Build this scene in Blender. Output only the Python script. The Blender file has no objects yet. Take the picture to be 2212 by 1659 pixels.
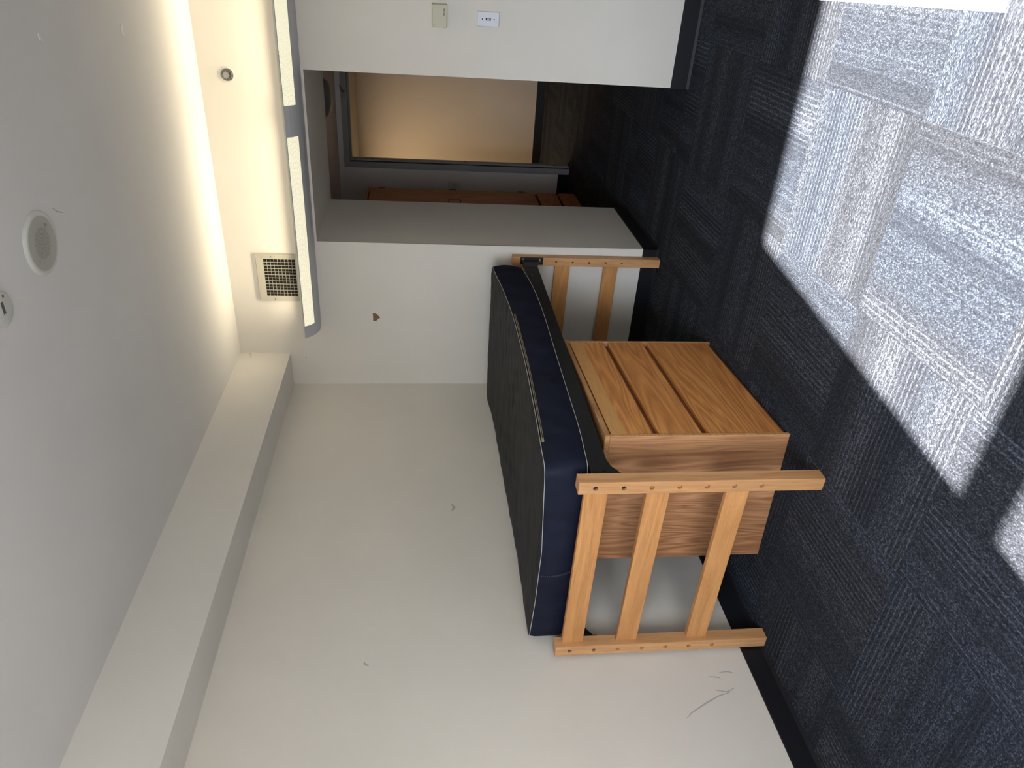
import bpy, bmesh, math, random
from mathutils import Vector, Matrix
random.seed(7)
S = bpy.context.scene
COL = S.collection
PI = math.pi

# ------------------------------------------------------------ camera, world, sun, exposure
F, CX, CY, CZ = 1553.1, 2.5083, -4.0971, 1.4579
YAW, PITCH, ROLL = 0.5501, -0.1252, -0.0009
fwd = Vector((-math.sin(YAW) * math.cos(PITCH), math.cos(YAW) * math.cos(PITCH), math.sin(PITCH)))
rgt = Vector((math.cos(YAW), math.sin(YAW), 0)); upv = rgt.cross(fwd)
r2 = math.cos(ROLL) * rgt + math.sin(ROLL) * upv
u2 = -math.sin(ROLL) * rgt + math.cos(ROLL) * upv
cd = bpy.data.cameras.new('camera'); cam = bpy.data.objects.new('camera', cd); COL.objects.link(cam)
cd.sensor_fit = 'HORIZONTAL'; cd.sensor_width = 36; cd.lens = F / 2212 * 36; cd.clip_start = 0.02
bx_, by_, bz_ = -u2, r2, -fwd          # the photograph was taken with the phone on its side
cam.matrix_world = Matrix(((bx_.x, by_.x, bz_.x, CX), (bx_.y, by_.y, bz_.y, CY), (bx_.z, by_.z, bz_.z, CZ), (0, 0, 0, 1)))
S.camera = cam
S.view_settings.view_transform = 'Standard'
S.view_settings.look = 'None'
S.view_settings.gamma = 1
S.view_settings.use_curve_mapping = False
S.view_settings.exposure = 0.36

SUN_STR, SKY_STR = 64.0, 13.4
W = bpy.data.worlds.new('sky'); S.world = W; W.use_nodes = True
nt = W.node_tree; nt.nodes.clear()
o_ = nt.nodes.new('ShaderNodeOutputWorld'); b_ = nt.nodes.new('ShaderNodeBackground')
tc = nt.nodes.new('ShaderNodeTexCoord'); sx = nt.nodes.new('ShaderNodeSeparateXYZ')
rp = nt.nodes.new('ShaderNodeValToRGB'); mr = nt.nodes.new('ShaderNodeMapRange')
mr.inputs[1].default_value = -1; mr.inputs[2].default_value = 1
e = rp.color_ramp.elements
e[0].position = 0.0; e[0].color = (0.22, 0.21, 0.195, 1)
e[1].position = 1.0; e[1].color = (0.58, 0.72, 1.0, 1)
q = e.new(0.485); q.color = (0.23, 0.22, 0.205, 1)
q = e.new(0.515); q.color = (0.84, 0.92, 1.0, 1)
nt.links.new(tc.outputs['Generated'], sx.inputs[0]); nt.links.new(sx.outputs[2], mr.inputs[0])
nt.links.new(mr.outputs[0], rp.inputs[0]); nt.links.new(rp.outputs[0], b_.inputs[0])
b_.inputs[1].default_value = SKY_STR; nt.links.new(b_.outputs[0], o_.inputs[0])

sl = bpy.data.lights.new('sun', 'SUN'); so = bpy.data.objects.new('sun', sl); COL.objects.link(so)
sl.energy = SUN_STR; sl.angle = math.radians(0.9); sl.color = (1.0, 0.97, 0.92)
so.rotation_euler = Vector((0.13, 1.0, -0.70)).to_track_quat('-Z', 'Y').to_euler(); so.location = (1, -8, 6)

# window openings in the wall behind the camera (x0, x1, z0, z1)
YW = -4.5
WINS = [(1.038, 2.36, 1.27, 2.333), (1.038, 2.36, 0.42, 1.19)]
for (a, b, c, d) in WINS:
    l = bpy.data.lights.new('window_portal', 'AREA'); l.shape = 'RECTANGLE'; l.size = b - a; l.size_y = d - c
    l.cycles.is_portal = True
    lo = bpy.data.objects.new('window_portal', l); COL.objects.link(lo)
    lo.location = ((a + b) / 2, YW - 0.16, (c + d) / 2); lo.rotation_euler = (PI / 2, 0, 0)
# corridor ceiling lamp light, warm, to the left beyond the open door
def area(name, loc, sx_, sy_, power, col, rot=(0, 0, 0)):
    l = bpy.data.lights.new(name, 'AREA'); l.shape = 'RECTANGLE'; l.size = sx_; l.size_y = sy_
    l.energy = power; l.color = col
    o = bpy.data.objects.new(name, l); COL.objects.link(o); o.location = loc; o.rotation_euler = rot
    return o
area('corridor_lamp', (-0.05, 3.85, 2.17), 1.0, 0.3, 13, (1.0, 0.74, 0.44))

# ------------------------------------------------------------ materials
def mat(name, base=(0.8, 0.8, 0.8), rough=0.5, metal=0.0, spec=0.5):
    m = bpy.data.materials.new(name); m.use_nodes = True
    p = m.node_tree.nodes['Principled BSDF']
    p.inputs['Base Color'].default_value = (*base, 1); p.inputs['Roughness'].default_value = rough
    p.inputs['Metallic'].default_value = metal; p.inputs['Specular IOR Level'].default_value = spec
    return m, m.node_tree, p
def N(t, ty, **k):
    n = t.nodes.new(ty)
    for a, v in k.items(): setattr(n, a, v)
    return n
def math_(t, op, a, b=None, c=None, clamp=False):
    n = t.nodes.new('ShaderNodeMath'); n.operation = op; n.use_clamp = clamp
    for i, v in enumerate((a, b, c)):
        if v is None: continue
        if hasattr(v, 'links'): t.links.new(v, n.inputs[i])
        else: n.inputs[i].default_value = v
    return n.outputs[0]
def noise(t, vec, scale, detail=3, rough=0.5, dim='3D', w=None, dist=0.0):
    n = t.nodes.new('ShaderNodeTexNoise'); n.noise_dimensions = dim
    n.inputs['Scale'].default_value = scale; n.inputs['Detail'].default_value = detail
    n.inputs['Roughness'].default_value = rough; n.inputs['Distortion'].default_value = dist
    if vec is not None: t.links.new(vec, n.inputs['Vector'])
    if w is not None: t.links.new(w, n.inputs['W'])
    return n.outputs['Fac']
def ramp(t, fac, stops):
    r = t.nodes.new('ShaderNodeValToRGB'); e = r.color_ramp.elements
    while len(e) < len(stops): e.new(0.5)
    for i, (p_, c) in enumerate(stops): e[i].position = p_; e[i].color = (*c, 1)
    t.links.new(fac, r.inputs[0]); return r.outputs[0]
def bump(t, p, h, strength, dist=0.01):
    b = t.nodes.new('ShaderNodeBump'); b.inputs['Strength'].default_value = strength
    b.inputs['Distance'].default_value = dist
    t.links.new(h, b.inputs['Height']); t.links.new(b.outputs[0], p.inputs['Normal'])

def paint(name, col, rough=0.6, var=0.03, bs=0.10):
    m, t, p = mat(name, col, rough, spec=0.25)
    tc = N(t, 'ShaderNodeTexCoord').outputs['Object']
    n1 = noise(t, tc, 1.7, 4, 0.55)
    lo = tuple(c * (1 - var) for c in col); hi = tuple(min(1, c * (1 + var)) for c in col)
    t.links.new(ramp(t, n1, [(0.3, lo), (0.7, hi)]), p.inputs['Base Color'])
    n2 = noise(t, tc, 190, 3, 0.6)
    bump(t, p, n2, bs, 0.002)
    return m
M = {}
M['wall'] = paint('wall_paint', (0.73, 0.695, 0.635))
M['ceil'] = paint('ceiling_paint', (0.72, 0.71, 0.70), bs=0.06)
M['hall'] = paint('hall_paint', (0.78, 0.77, 0.77))
M['corr'] = paint('corridor_paint', (0.60, 0.53, 0.45))
M['trim'] = paint('soffit_paint', (0.74, 0.715, 0.67))
M['white'] = paint('white_paint', (0.80, 0.80, 0.79), 0.45)
M['frame'] = paint('grey_frame_paint', (0.34, 0.35, 0.37), 0.4, 0.02, 0.03)
M['base'] = paint('black_vinyl', (0.012, 0.0125, 0.016), 0.42, 0.1, 0.05)
M['plaster'] = mat('exposed_plasterboard', (0.20, 0.12, 0.06), 0.9)[0]
M['scuff'] = mat('grey_scuff', (0.44, 0.42, 0.40), 0.8)[0]
M['filler'] = mat('yellowed_filler', (0.62, 0.52, 0.30), 0.8)[0]
M['black'] = mat('black_steel', (0.012, 0.012, 0.012), 0.42, 0.3)[0]
M['dark'] = mat('dark_void', (0.012, 0.010, 0.008), 0.9)[0]
M['chrome'] = mat('brushed_metal', (0.55, 0.54, 0.52), 0.3, 1.0)[0]
M['dull'] = mat('dull_metal', (0.22, 0.21, 0.20), 0.45, 0.7)[0]
M['ivory'] = mat('ivory_plastic', (0.50, 0.49, 0.36), 0.45)[0]
M['ivory2'] = mat('ivory_plastic_cap', (0.52, 0.42, 0.27), 0.45)[0]
M['plate'] = mat('white_plastic', (0.62, 0.65, 0.72), 0.35)[0]
M['vent'] = mat('cream_enamel', (0.44, 0.42, 0.36), 0.4)[0]
M['grille'] = mat('grey_enamel', (0.44, 0.44, 0.40), 0.45)[0]
M['rim'] = mat('pale_enamel_rim', (0.60, 0.61, 0.58), 0.4)[0]
M['lamp'] = mat('lamp_housing_grey', (0.52, 0.53, 0.56), 0.45, 0.1)[0]
M['lip'] = mat('lamp_lip_cream', (0.62, 0.60, 0.52), 0.4)[0]
M['glass_dome'] = mat('frosted_dome', (0.20, 0.20, 0.20), 0.35)[0]
M['brass'] = mat('brass', (0.35, 0.26, 0.12), 0.35, 0.9)[0]
M['pipe'] = mat('white_piping', (0.48, 0.47, 0.44), 0.6)[0]
M['stitch'] = mat('stitch_thread', (0.07, 0.08, 0.11), 0.7)[0]
M['zip'] = mat('tan_zipper', (0.30, 0.24, 0.15), 0.6)[0]
M['glass'] = mat('window_frame_metal', (0.35, 0.36, 0.38), 0.4, 0.5)[0]

def carpet():
    m, t, p = mat('striped_loop_carpet', rough=0.95, spec=0.15)
    tc = N(t, 'ShaderNodeTexCoord').outputs['Object']
    sep = N(t, 'ShaderNodeSeparateXYZ'); t.links.new(tc, sep.inputs[0])
    rnd = N(t, 'ShaderNodeObjectInfo').outputs['Random']
    off = math_(t, 'MULTIPLY', rnd, 37.0)
    wob = math_(t, 'MULTIPLY', math_(t, 'SUBTRACT', noise(t, tc, 45, 2), 0.5), 0.0028)
    u = math_(t, 'ADD', math_(t, 'ADD', sep.outputs[0], wob), off)
    band = noise(t, None, 7.0, 1, 0.5, '1D', u)
    band = math_(t, 'MULTIPLY', math_(t, 'SUBTRACT', band, 0.36), 3.2, clamp=True)
    fine = math_(t, 'SINE', math_(t, 'MULTIPLY', u, 292.0))
    fine = math_(t, 'MULTIPLY', math_(t, 'SUBTRACT', fine, 0.35), 2.6, clamp=True)
    thin = noise(t, None, 95.0, 1, 0.5, '1D', u)
    thin = math_(t, 'MULTIPLY', math_(t, 'SUBTRACT', thin, 0.55), 7.0, clamp=True)
    where = noise(t, None, 4.0, 0, 0.5, '1D', math_(t, 'ADD', u, 91.3))
    where = math_(t, 'MULTIPLY', math_(t, 'SUBTRACT', where, 0.46), 9.0, clamp=True)
    lines = math_(t, 'ADD', math_(t, 'MULTIPLY', fine, where), math_(t, 'MULTIPLY', math_(t, 'MULTIPLY', thin, math_(t, 'SUBTRACT', 1.0, where)), 0.45))
    # twisted loops, about three millimetres, slightly longer than wide
    mp = N(t, 'ShaderNodeMapping'); mp.inputs['Scale'].default_value = (1.0, 0.62, 1.0)
    mp.inputs['Rotation'].default_value = (0, 0, 0.45)
    t.links.new(tc, mp.inputs[0])
    vo = N(t, 'ShaderNodeTexVoronoi'); vo.inputs['Scale'].default_value = 250
    t.links.new(mp.outputs[0], vo.inputs['Vector'])
    sc = N(t, 'ShaderNodeSeparateColor'); t.links.new(vo.outputs['Color'], sc.inputs[0])
    loop = math_(t, 'ADD', math_(t, 'MULTIPLY', math_(t, 'POWER', sc.outputs[0], 1.2), 0.78), 0.15)
    prof = math_(t, 'SUBTRACT', 1.0, math_(t, 'MULTIPLY', vo.outputs['Distance'], 0.95), clamp=True)
    loop = math_(t, 'MULTIPLY', loop, prof)
    amt = math_(t, 'ADD', math_(t, 'MULTIPLY', band, 0.45), 0.45)
    f = math_(t, 'MULTIPLY', loop, amt)
    f = math_(t, 'ADD', f, math_(t, 'MULTIPLY', math_(t, 'MULTIPLY', lines, 0.42), prof), clamp=True)
    warm = noise(t, None, 2.6, 0, 0.5, '1D', math_(t, 'ADD', u, 13.7))
    col = ramp(t, f, [(0.0, (0.0095, 0.0102, 0.013)), (0.25, (0.032, 0.0355, 0.043)), (1.0, (0.142, 0.160, 0.198))])
    hs = N(t, 'ShaderNodeMix', data_type='RGBA', blend_type='MULTIPLY'); hs.inputs[0].default_value = 1
    t.links.new(col, hs.inputs[6])
    t.links.new(ramp(t, warm, [(0.38, (0.94, 0.99, 1.07)), (0.60, (1.03, 0.995, 0.985))]), hs.inputs[7])
    t.links.new(hs.outputs[2], p.inputs['Base Color'])
    bump(t, p, prof, 0.5, 0.003)
    return m
M['carpet'] = carpet()

def wood(name, dark, light, axis=2, ring=1.0, rk=0.34, rough=0.42, planks=0.0, paxis=0):
    """oak: grain runs along local axis; optional glued planks across paxis"""
    m, t, p = mat(name, rough=rough, spec=0.35)
    tc = N(t, 'ShaderNodeTexCoord').outputs['Object']
    rnd = N(t, 'ShaderNodeObjectInfo').outputs['Random']
    vadd = N(t, 'ShaderNodeVectorMath', operation='ADD'); t.links.new(tc, vadd.inputs[0])
    cmb = N(t, 'ShaderNodeCombineXYZ')
    for i, k in enumerate((17.0, 31.0, 23.0)): t.links.new(math_(t, 'MULTIPLY', rnd, k), cmb.inputs[i])
    t.links.new(cmb.outputs[0], vadd.inputs[1])
    vec = vadd.outputs[0]
    plank_tone = None
    if planks:
        s0 = N(t, 'ShaderNodeSeparateXYZ'); t.links.new(tc, s0.inputs[0])
        idx = math_(t, 'FLOOR', math_(t, 'DIVIDE', s0.outputs[paxis], planks))
        wn = N(t, 'ShaderNodeTexWhiteNoise', noise_dimensions='1D'); t.links.new(idx, wn.inputs['W'])
        plank_tone = wn.outputs['Value']
        c2 = N(t, 'ShaderNodeCombineXYZ'); 
        for i in range(3): t.links.new(math_(t, 'MULTIPLY', plank_tone, 11.0 + 5 * i), c2.inputs[i])
        va = N(t, 'ShaderNodeVectorMath', operation='ADD'); t.links.new(vec, va.inputs[0]); t.links.new(c2.outputs[0], va.inputs[1])
        vec = va.outputs[0]
    mp = N(t, 'ShaderNodeMapping'); sc = [7.0, 7.0, 7.0]; sc[axis] = 0.55
    mp.inputs['Scale'].default_value = sc; t.links.new(vec, mp.inputs[0])
    big = noise(t, mp.outputs[0], 1.0, 2, 0.5, dist=0.4)
    rings = math_(t, 'FRACT', math_(t, 'MULTIPLY', big, 17.0 * ring))
    rings = math_(t, 'ABSOLUTE', math_(t, 'SUBTRACT', rings, 0.5))      # 0 .. 0.5
    rings = math_(t, 'MULTIPLY', rings, 2.0)
    mp2 = N(t, 'ShaderNodeMapping'); s2 = [260.0, 260.0, 260.0]; s2[axis] = 9.0
    mp2.inputs['Scale'].default_value = s2; t.links.new(vec, mp2.inputs[0])
    pore = noise(t, mp2.outputs[0], 1.0, 3, 0.6)
    f = math_(t, 'ADD', math_(t, 'MULTIPLY', rings, rk), math_(t, 'MULTIPLY', pore, 0.55))
    f = math_(t, 'ADD', f, math_(t, 'MULTIPLY', big, 0.35))
    if plank_tone is not None:
        f = math_(t, 'ADD', f, math_(t, 'MULTIPLY', math_(t, 'SUBTRACT', plank_tone, 0.5), 0.28))
    mid = tuple((a + b) / 2 for a, b in zip(dark, light))
    t.links.new(ramp(t, f, [(0.28, dark), (0.55, mid), (0.85, light)]), p.inputs['Base Color'])
    bump(t, p, pore, 0.12, 0.001)
    return m
D1, L1 = (0.27, 0.115, 0.038), (0.56, 0.31, 0.135)
M['post'] = wood('oak_upright', (0.42, 0.195, 0.075), (0.76, 0.44, 0.205), 2, 0.5, 0.16)
M['rail'] = wood('oak_rail', (0.42, 0.172, 0.055), (0.75, 0.385, 0.145), 0, 0.5, 0.16)
M['drawer'] = wood('oak_drawer_front', (0.36, 0.125, 0.034), (0.74, 0.335, 0.105), 1, 0.95)
M['side'] = wood('oak_side_panel', (0.25, 0.105, 0.045), (0.54, 0.28, 0.135), 2, 1.2, planks=0.115, paxis=0)
M['top'] = wood('oak_top', D1, L1, 1)
M['edge'] = wood('oak_light_edge', (0.42, 0.20, 0.075), (0.62, 0.34, 0.15), 1)
M['pale'] = wood('oak_pale_board', (0.52, 0.26, 0.085), (0.80, 0.45, 0.17), 1, 0.3, 0.08)
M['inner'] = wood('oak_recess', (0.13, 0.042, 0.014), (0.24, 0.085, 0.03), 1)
M['ward'] = wood('oak_wardrobe', (0.36, 0.15, 0.065), (0.62, 0.32, 0.16), 2)
M['ward_h'] = wood('oak_wardrobe_drawer', (0.36, 0.15, 0.06), (0.60, 0.30, 0.14), 1)

def fabric(name, c1, c2, rough, stretch, sc, strength):
    m, t, p = mat(name, c1, rough, spec=0.22)
    tc = N(t, 'ShaderNodeTexCoord').outputs['Object']
    mp = N(t, 'ShaderNodeMapping'); mp.inputs['Scale'].default_value = stretch
    mp.inputs['Rotation'].default_value = (0, 0, 0.35)
    t.links.new(tc, mp.inputs[0])
    n = noise(t, mp.outputs[0], sc, 2.5, 0.45, dist=1.4)
    n2 = noise(t, tc, 900, 1)
    t.links.new(ramp(t, n, [(0.35, c1), (0.70, c2)]), p.inputs['Base Color'])
    h = math_(t, 'ADD', n, math_(t, 'MULTIPLY', n2, 0.02))
    bump(t, p, h, strength, 0.02)
    return m
M['tick'] = fabric('black_nylon_ticking', (0.010, 0.010, 0.012), (0.017, 0.017, 0.020), 0.62, (1.0, 4.0, 1.0), 2.6, 0.4)
M['navy'] = fabric('navy_fabric_border', (0.0045, 0.0065, 0.0175), (0.0065, 0.0095, 0.026), 0.65, (1.2, 1.2, 0.4), 6.0, 0.25)

def perforated():
    m, t, p = mat('backlit_perforated_panel', (0.35, 0.36, 0.36), 0.5)
    tc = N(t, 'ShaderNodeTexCoord').outputs['UV']
    mp = N(t, 'ShaderNodeMapping'); mp.inputs['Scale'].default_value = (1, 1, 1)
    mp.inputs['Rotation'].default_value = (0, 0, PI / 4)
    t.links.new(tc, mp.inputs[0])
    fr = N(t, 'ShaderNodeVectorMath', operation='FRACTION'); sc = N(t, 'ShaderNodeVectorMath', operation='SCALE')
    sc.inputs['Scale'].default_value = 1 / 0.0042
    t.links.new(mp.outputs[0], sc.inputs[0]); t.links.new(sc.outputs[0], fr.inputs[0])
    sb = N(t, 'ShaderNodeVectorMath', operation='SUBTRACT'); sb.inputs[1].default_value = (0.5, 0.5, 0)
    t.links.new(fr.outputs[0], sb.inputs[0])
    sp = N(t, 'ShaderNodeSeparateXYZ'); t.links.new(sb.outputs[0], sp.inputs[0])
    d = math_(t, 'SQRT', math_(t, 'ADD', math_(t, 'MULTIPLY', sp.outputs[0], sp.outputs[0]), math_(t, 'MULTIPLY', sp.outputs[1], sp.outputs[1])))
    hole = math_(t, 'LESS_THAN', d, 0.40)
    t.links.new(math_(t, 'MULTIPLY', hole, 1.25), p.inputs['Emission Strength'])
    p.inputs['Emission Color'].default_value = (1.0, 0.93, 0.66, 1)
    return m
M['perf'] = perforated()
mt, tt, pp = mat('fluorescent_tube', (0.9, 0.9, 0.9)); M['tube'] = mt
pp.inputs['Emission Color'].default_value = (1.0, 0.84, 0.52, 1); pp.inputs['Emission Strength'].default_value = 0.4

# ------------------------------------------------------------ mesh helpers
def mesh_obj(name, bm, m, parent=None, smooth=False, loc=None):
    me = bpy.data.meshes.new(name); bmesh.ops.recalc_face_normals(bm, faces=bm.faces[:]); bm.to_mesh(me); bm.free()
    for mm in (m if isinstance(m, (list, tuple)) else [m]): me.materials.append(mm)
    if smooth:
        for f in me.polygons: f.use_smooth = True
    o = bpy.data.objects.new(name, me); COL.objects.link(o)
    if parent: o.parent = parent
    if loc: o.location = loc
    return o
def add_box(bm, x0, x1, y0, y1, z0, z1, bev=0.0, seg=1):
    vs = [bm.verts.new((x, y, z)) for x in (x0, x1) for y in (y0, y1) for z in (z0, z1)]
    fs = [(0, 1, 3, 2), (4, 6, 7, 5), (0, 4, 5, 1), (2, 3, 7, 6), (0, 2, 6, 4), (1, 5, 7, 3)]
    faces = [bm.faces.new([vs[i] for i in f]) for f in fs]
    if bev:
        es = set(e for f in faces for e in f.edges)
        bmesh.ops.bevel(bm, geom=list(es), offset=bev, segments=seg, affect='EDGES', profile=0.5)
    return vs
def box(name, x0, x1, y0, y1, z0, z1, m, parent=None, bev=0.0, seg=1):
    """box whose object origin is its centre, so each board has its own grain"""
    c = Vector(((x0 + x1) / 2, (y0 + y1) / 2, (z0 + z1) / 2))
    bm = bmesh.new(); add_box(bm, x0 - c.x, x1 - c.x, y0 - c.y, y1 - c.y, z0 - c.z, z1 - c.z, bev, seg)
    return mesh_obj(name, bm, m, parent, loc=c)
def add_cyl(bm, c, axis, r, h, n=20, r2=None):
    """cylinder starting at c, along axis ('x','y','z', signed by h)"""
    r2 = r if r2 is None else r2
    q = {'x': (Vector((0, 1, 0)), Vector((0, 0, 1)), Vector((1, 0, 0))), 'y': (Vector((1, 0, 0)), Vector((0, 0, 1)), Vector((0, 1, 0))),
         'z': (Vector((1, 0, 0)), Vector((0, 1, 0)), Vector((0, 0, 1)))}[axis]
    c = Vector(c); A = []; B = []
    for i in range(n):
        a = 2 * PI * i / n; d = q[0] * math.cos(a) + q[1] * math.sin(a)
        A.append(bm.verts.new(c + d * r)); B.append(bm.verts.new(c + d * r2 + q[2] * h))
    for i in range(n): bm.faces.new((A[i], A[(i + 1) % n], B[(i + 1) % n], B[i]))
    bm.faces.new(A); bm.faces.new(B)
def cyl(name, c, axis, r, h, m, parent=None, n=20, r2=None):
    bm = bmesh.new(); add_cyl(bm, (0, 0, 0), axis, r, h, n, r2)
    return mesh_obj(name, bm, m, parent, loc=c)
def add_lathe(bm, prof, n=40, axis='z', flip=1):
    rings = []
    for (r, z) in prof:
        if r < 1e-6: rings.append([bm.verts.new((0, 0, z * flip) if axis == 'z' else (0, z * flip, 0))]); continue
        rings.append([bm.verts.new((r * math.cos(2 * PI * i / n), r * math.sin(2 * PI * i / n), z * flip) if axis == 'z'
                                   else (r * math.cos(2 * PI * i / n), z * flip, r * math.sin(2 * PI * i / n))) for i in range(n)])
    for a, b in zip(rings, rings[1:]):
        for i in range(n):
            j = (i + 1) % n
            if len(a) == 1 and len(b) == 1: continue
            if len(a) == 1: bm.faces.new((a[0], b[i], b[j]))
            elif len(b) == 1: bm.faces.new((a[i], b[0], a[j]))
            else: bm.faces.new((a[i], b[i], b[j], a[j]))
def tube(bm, pts, r, n=6, closed=False):
    pts = [Vector(p) for p in pts]; L = len(pts); rings = []
    for i, p in enumerate(pts):
        if closed: d = pts[(i + 1) % L] - pts[i - 1]
        else: d = pts[min(i + 1, L - 1)] - pts[max(i - 1, 0)]
        d.normalize(); a = d.cross(Vector((0, 0, 1)))
        if a.length < 0.05: a = d.cross(Vector((1, 0, 0)))
        a.normalize(); b = d.cross(a)
        rings.append([bm.verts.new(p + r * (a * math.cos(2 * PI * k / n) + b * math.sin(2 * PI * k / n))) for k in range(n)])
    for i in range(L if closed else L - 1):
        A, B = rings[i], rings[(i + 1) % L]
        for k in range(n): bm.faces.new((A[k], A[(k + 1) % n], B[(k + 1) % n], B[k]))
    if not closed: bm.faces.new(rings[0]); bm.faces.new(rings[-1])
def tag(o, label=None, cat=None, group=None, kind=None):
    if label: o['label'] = label
    if cat: o['category'] = cat
    if group: o['group'] = group
    if kind: o['kind'] = kind
    return o
def empty(name, loc, rz=0.0):
    o = bpy.data.objects.new(name, None); COL.objects.link(o); o.location = loc; o.rotation_euler = (0, 0, rz)
    o.empty_display_size = 0.1
    return o
def struct(name, label, *boxes, m=None, bev=0.0, cat='wall'):
    bm = bmesh.new()
    for b in boxes: add_box(bm, *b, bev)
    o = mesh_obj(name, bm, m)
    return tag(o, label, cat, kind='structure')

# ------------------------------------------------------------ the room shell
H = 2.582; WS = 0.2294; ZS = 2.278; XO1, XO2 = 0.969, 1.9015; ZH = 2.065; D1Y = 0.811
XR = 3.15; YD = 3.006; YC = 4.775; ZV = 2.237
floor = struct('floor', 'dark grey carpeted floor of the room and hallway', (-1.6, 4.1, -4.65, 4.95, -0.12, -0.006), m=M['base'], cat='floor')
PITCH_T = 0.61; cache = {}
def tiles(x0, x1, y0, y1):
    i0 = math.floor((x0 - 0.325) / PITCH_T); i1 = math.ceil((x1 - 0.325) / PITCH_T)
    j0 = math.floor((y0 + 1.435) / PITCH_T); j1 = math.ceil((y1 + 1.435) / PITCH_T)
    for i in range(i0, i1):
        for j in range(j0, j1):
            ax, ay = 0.325 + i * PITCH_T, -1.435 + j * PITCH_T
            cx, cy = ax + PITCH_T / 2, ay + PITCH_T / 2
            g = 0.0002
            X0, X1 = max(ax + g, x0), min(ax + PITCH_T - g, x1); Y0, Y1 = max(ay + g, y0), min(ay + PITCH_T - g, y1)
            if X1 - X0 < 0.004 or Y1 - Y0 < 0.004: continue
            turn = (i + j) % 2 == 1          # quarter-turned tiles: stripes along X
            rot = (PI / 2 if turn else 0.0) + (PI if (i * 7 + j * 3) % 4 < 2 else 0)
            cr, sr = round(math.cos(-rot)), round(math.sin(-rot))
            pts = [(cr * (a - cx) - sr * (b - cy), sr * (a - cx) + cr * (b - cy)) for a in (X0, X1) for b in (Y0, Y1)]
            lx0, lx1 = min(p[0] for p in pts), max(p[0] for p in pts); ly0, ly1 = min(p[1] for p in pts), max(p[1] for p in pts)
            key = tuple(round(v, 4) for v in (lx0, lx1, ly0, ly1))
            if key not in cache:
                bm = bmesh.new(); add_box(bm, lx0, lx1, ly0, ly1, -0.0055, 0.0, 0.0)
                me = bpy.data.meshes.new('carpet_tile'); bm.to_mesh(me); bm.free(); me.materials.append(M['carpet']); cache[key] = me
            o = bpy.data.objects.new('carpet_tile', cache[key]); COL.objects.link(o)
            o.location = (cx, cy, 0); o.rotation_euler = (0, 0, rot); o.parent = floor
tiles(0.0, XR, -4.5, 0.0)
tiles(XO1, XO2, 0.0, D1Y)
tiles(-0.06, XO2, D1Y, YD)
tiles(0.70, 1.55, YD, 3.10)
tiles(-1.4, 3.9, 3.10, YC)

struct('ceiling', 'off-white plaster ceiling above the bed and lamp', (-0.15, 3.3, -4.65, 0.0, H, H + 0.12), m=M['ceil'], cat='ceiling')
struct('ceiling', 'lower hallway ceiling seen through the opening', (-0.2, XO2, D1Y, YD, ZV, ZV + 0.1), m=M['hall'], cat='ceiling')
struct('ceiling', 'peach ceiling of the corridor beyond the door', (-1.5, 4.0, 3.10, 4.9, 2.19, 2.29), m=M['corr'], cat='ceiling')
wl = struct('wall_left', 'large off-white wall the bed stands against', (-0.15, 0.0, -4.65, 0.0, -0.006, H), m=M['wall'])
def back_wall():
    bm = bmesh.new()
    # left wing, header and right part drawn as one solid frame, with softly eased corners at the opening
    P = [(-0.2, -0.006), (XO1, -0.006), (XO1, ZH), (XO2, ZH), (XO2, -0.006), (3.3, -0.006), (3.3, H), (-0.2, H)]
    A = [bm.verts.new((x, 0.0, z)) for x, z in P]; B = [bm.verts.new((x, D1Y, z)) for x, z in P]
    n = len(P)
    fa = bm.faces.new(A); fb = bm.faces.new(B)
    for i in range(n): bm.faces.new((A[i], A[(i + 1) % n], B[(i + 1) % n], B[i]))
    ed = [e for e in bm.edges if {v for v in e.verts} <= set(A[1:5]) and len(set(A[1:5]) & set(e.verts)) == 2 and e.verts[0] in A and e.verts[1] in A]
    ed = [e for e in ed if not (A[1] in e.verts and A[4] in e.verts)]
    bmesh.ops.bevel(bm, geom=ed, offset=0.003, segments=2, affect='EDGES')
    bmesh.ops.triangulate(bm, faces=[f for f in bm.faces if len(f.verts) > 4])
    return mesh_obj('wall_back', bm, M['wall'])
wb = tag(back_wall(), 'off-white back wall with vent, light bar and hallway opening', 'wall', kind='structure')
struct('wall_right', 'off-white right side wall outside the picture', (XR, XR + 0.15, -4.65, 0.0, -0.006, H), m=M['wall'])
# window wall behind the camera; deep outer piers added to block slanting skylight
(xa, xb, za, zb_), (xc, xd, zc, zd) = WINS
struct('wall_front_added_fins', 'off-white window wall behind the camera, with added deep outer piers that block skylight',
       (0.0, xa - 0.04, YW - 0.62, YW, -0.006, H), (xb + 0.02, XR, YW - 1.7, YW, -0.006, H), (xa - 0.04, xb + 0.02, YW - 0.12, YW, zb_, H),
       (xa - 0.04, xb + 0.02, YW - 0.12, YW, -0.006, zc), m=M['wall'])
wn = struct('window_1', 'two-pane metal window with a thick middle rail',
            (xa - 0.04, xb + 0.02, YW - 0.09, YW - 0.03, zd, za), (xa - 0.04, xa + 0.03, YW - 0.08, YW - 0.04, zc, zd), (xb - 0.03, xb + 0.02, YW - 0.08, YW - 0.04, zc, zd),
            (xa - 0.04, xa + 0.03, YW - 0.08, YW - 0.04, za, zb_), (xb - 0.03, xb + 0.02, YW - 0.08, YW - 0.04, za, zb_),
            (xa + 0.03, xb - 0.03, YW - 0.08, YW - 0.04, zb_ - 0.03, zb_), (xa + 0.03, xb - 0.03, YW - 0.08, YW - 0.04, zc, zc + 0.03), m=M['glass'], cat='window')
# soffit along the left wall
sof = struct('trim_1', 'boxed plaster soffit along the top of the left wall', (0.0, WS, -4.5, 0.0, ZS, H), m=M['trim'], bev=0.0, cat='soffit')
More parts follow.
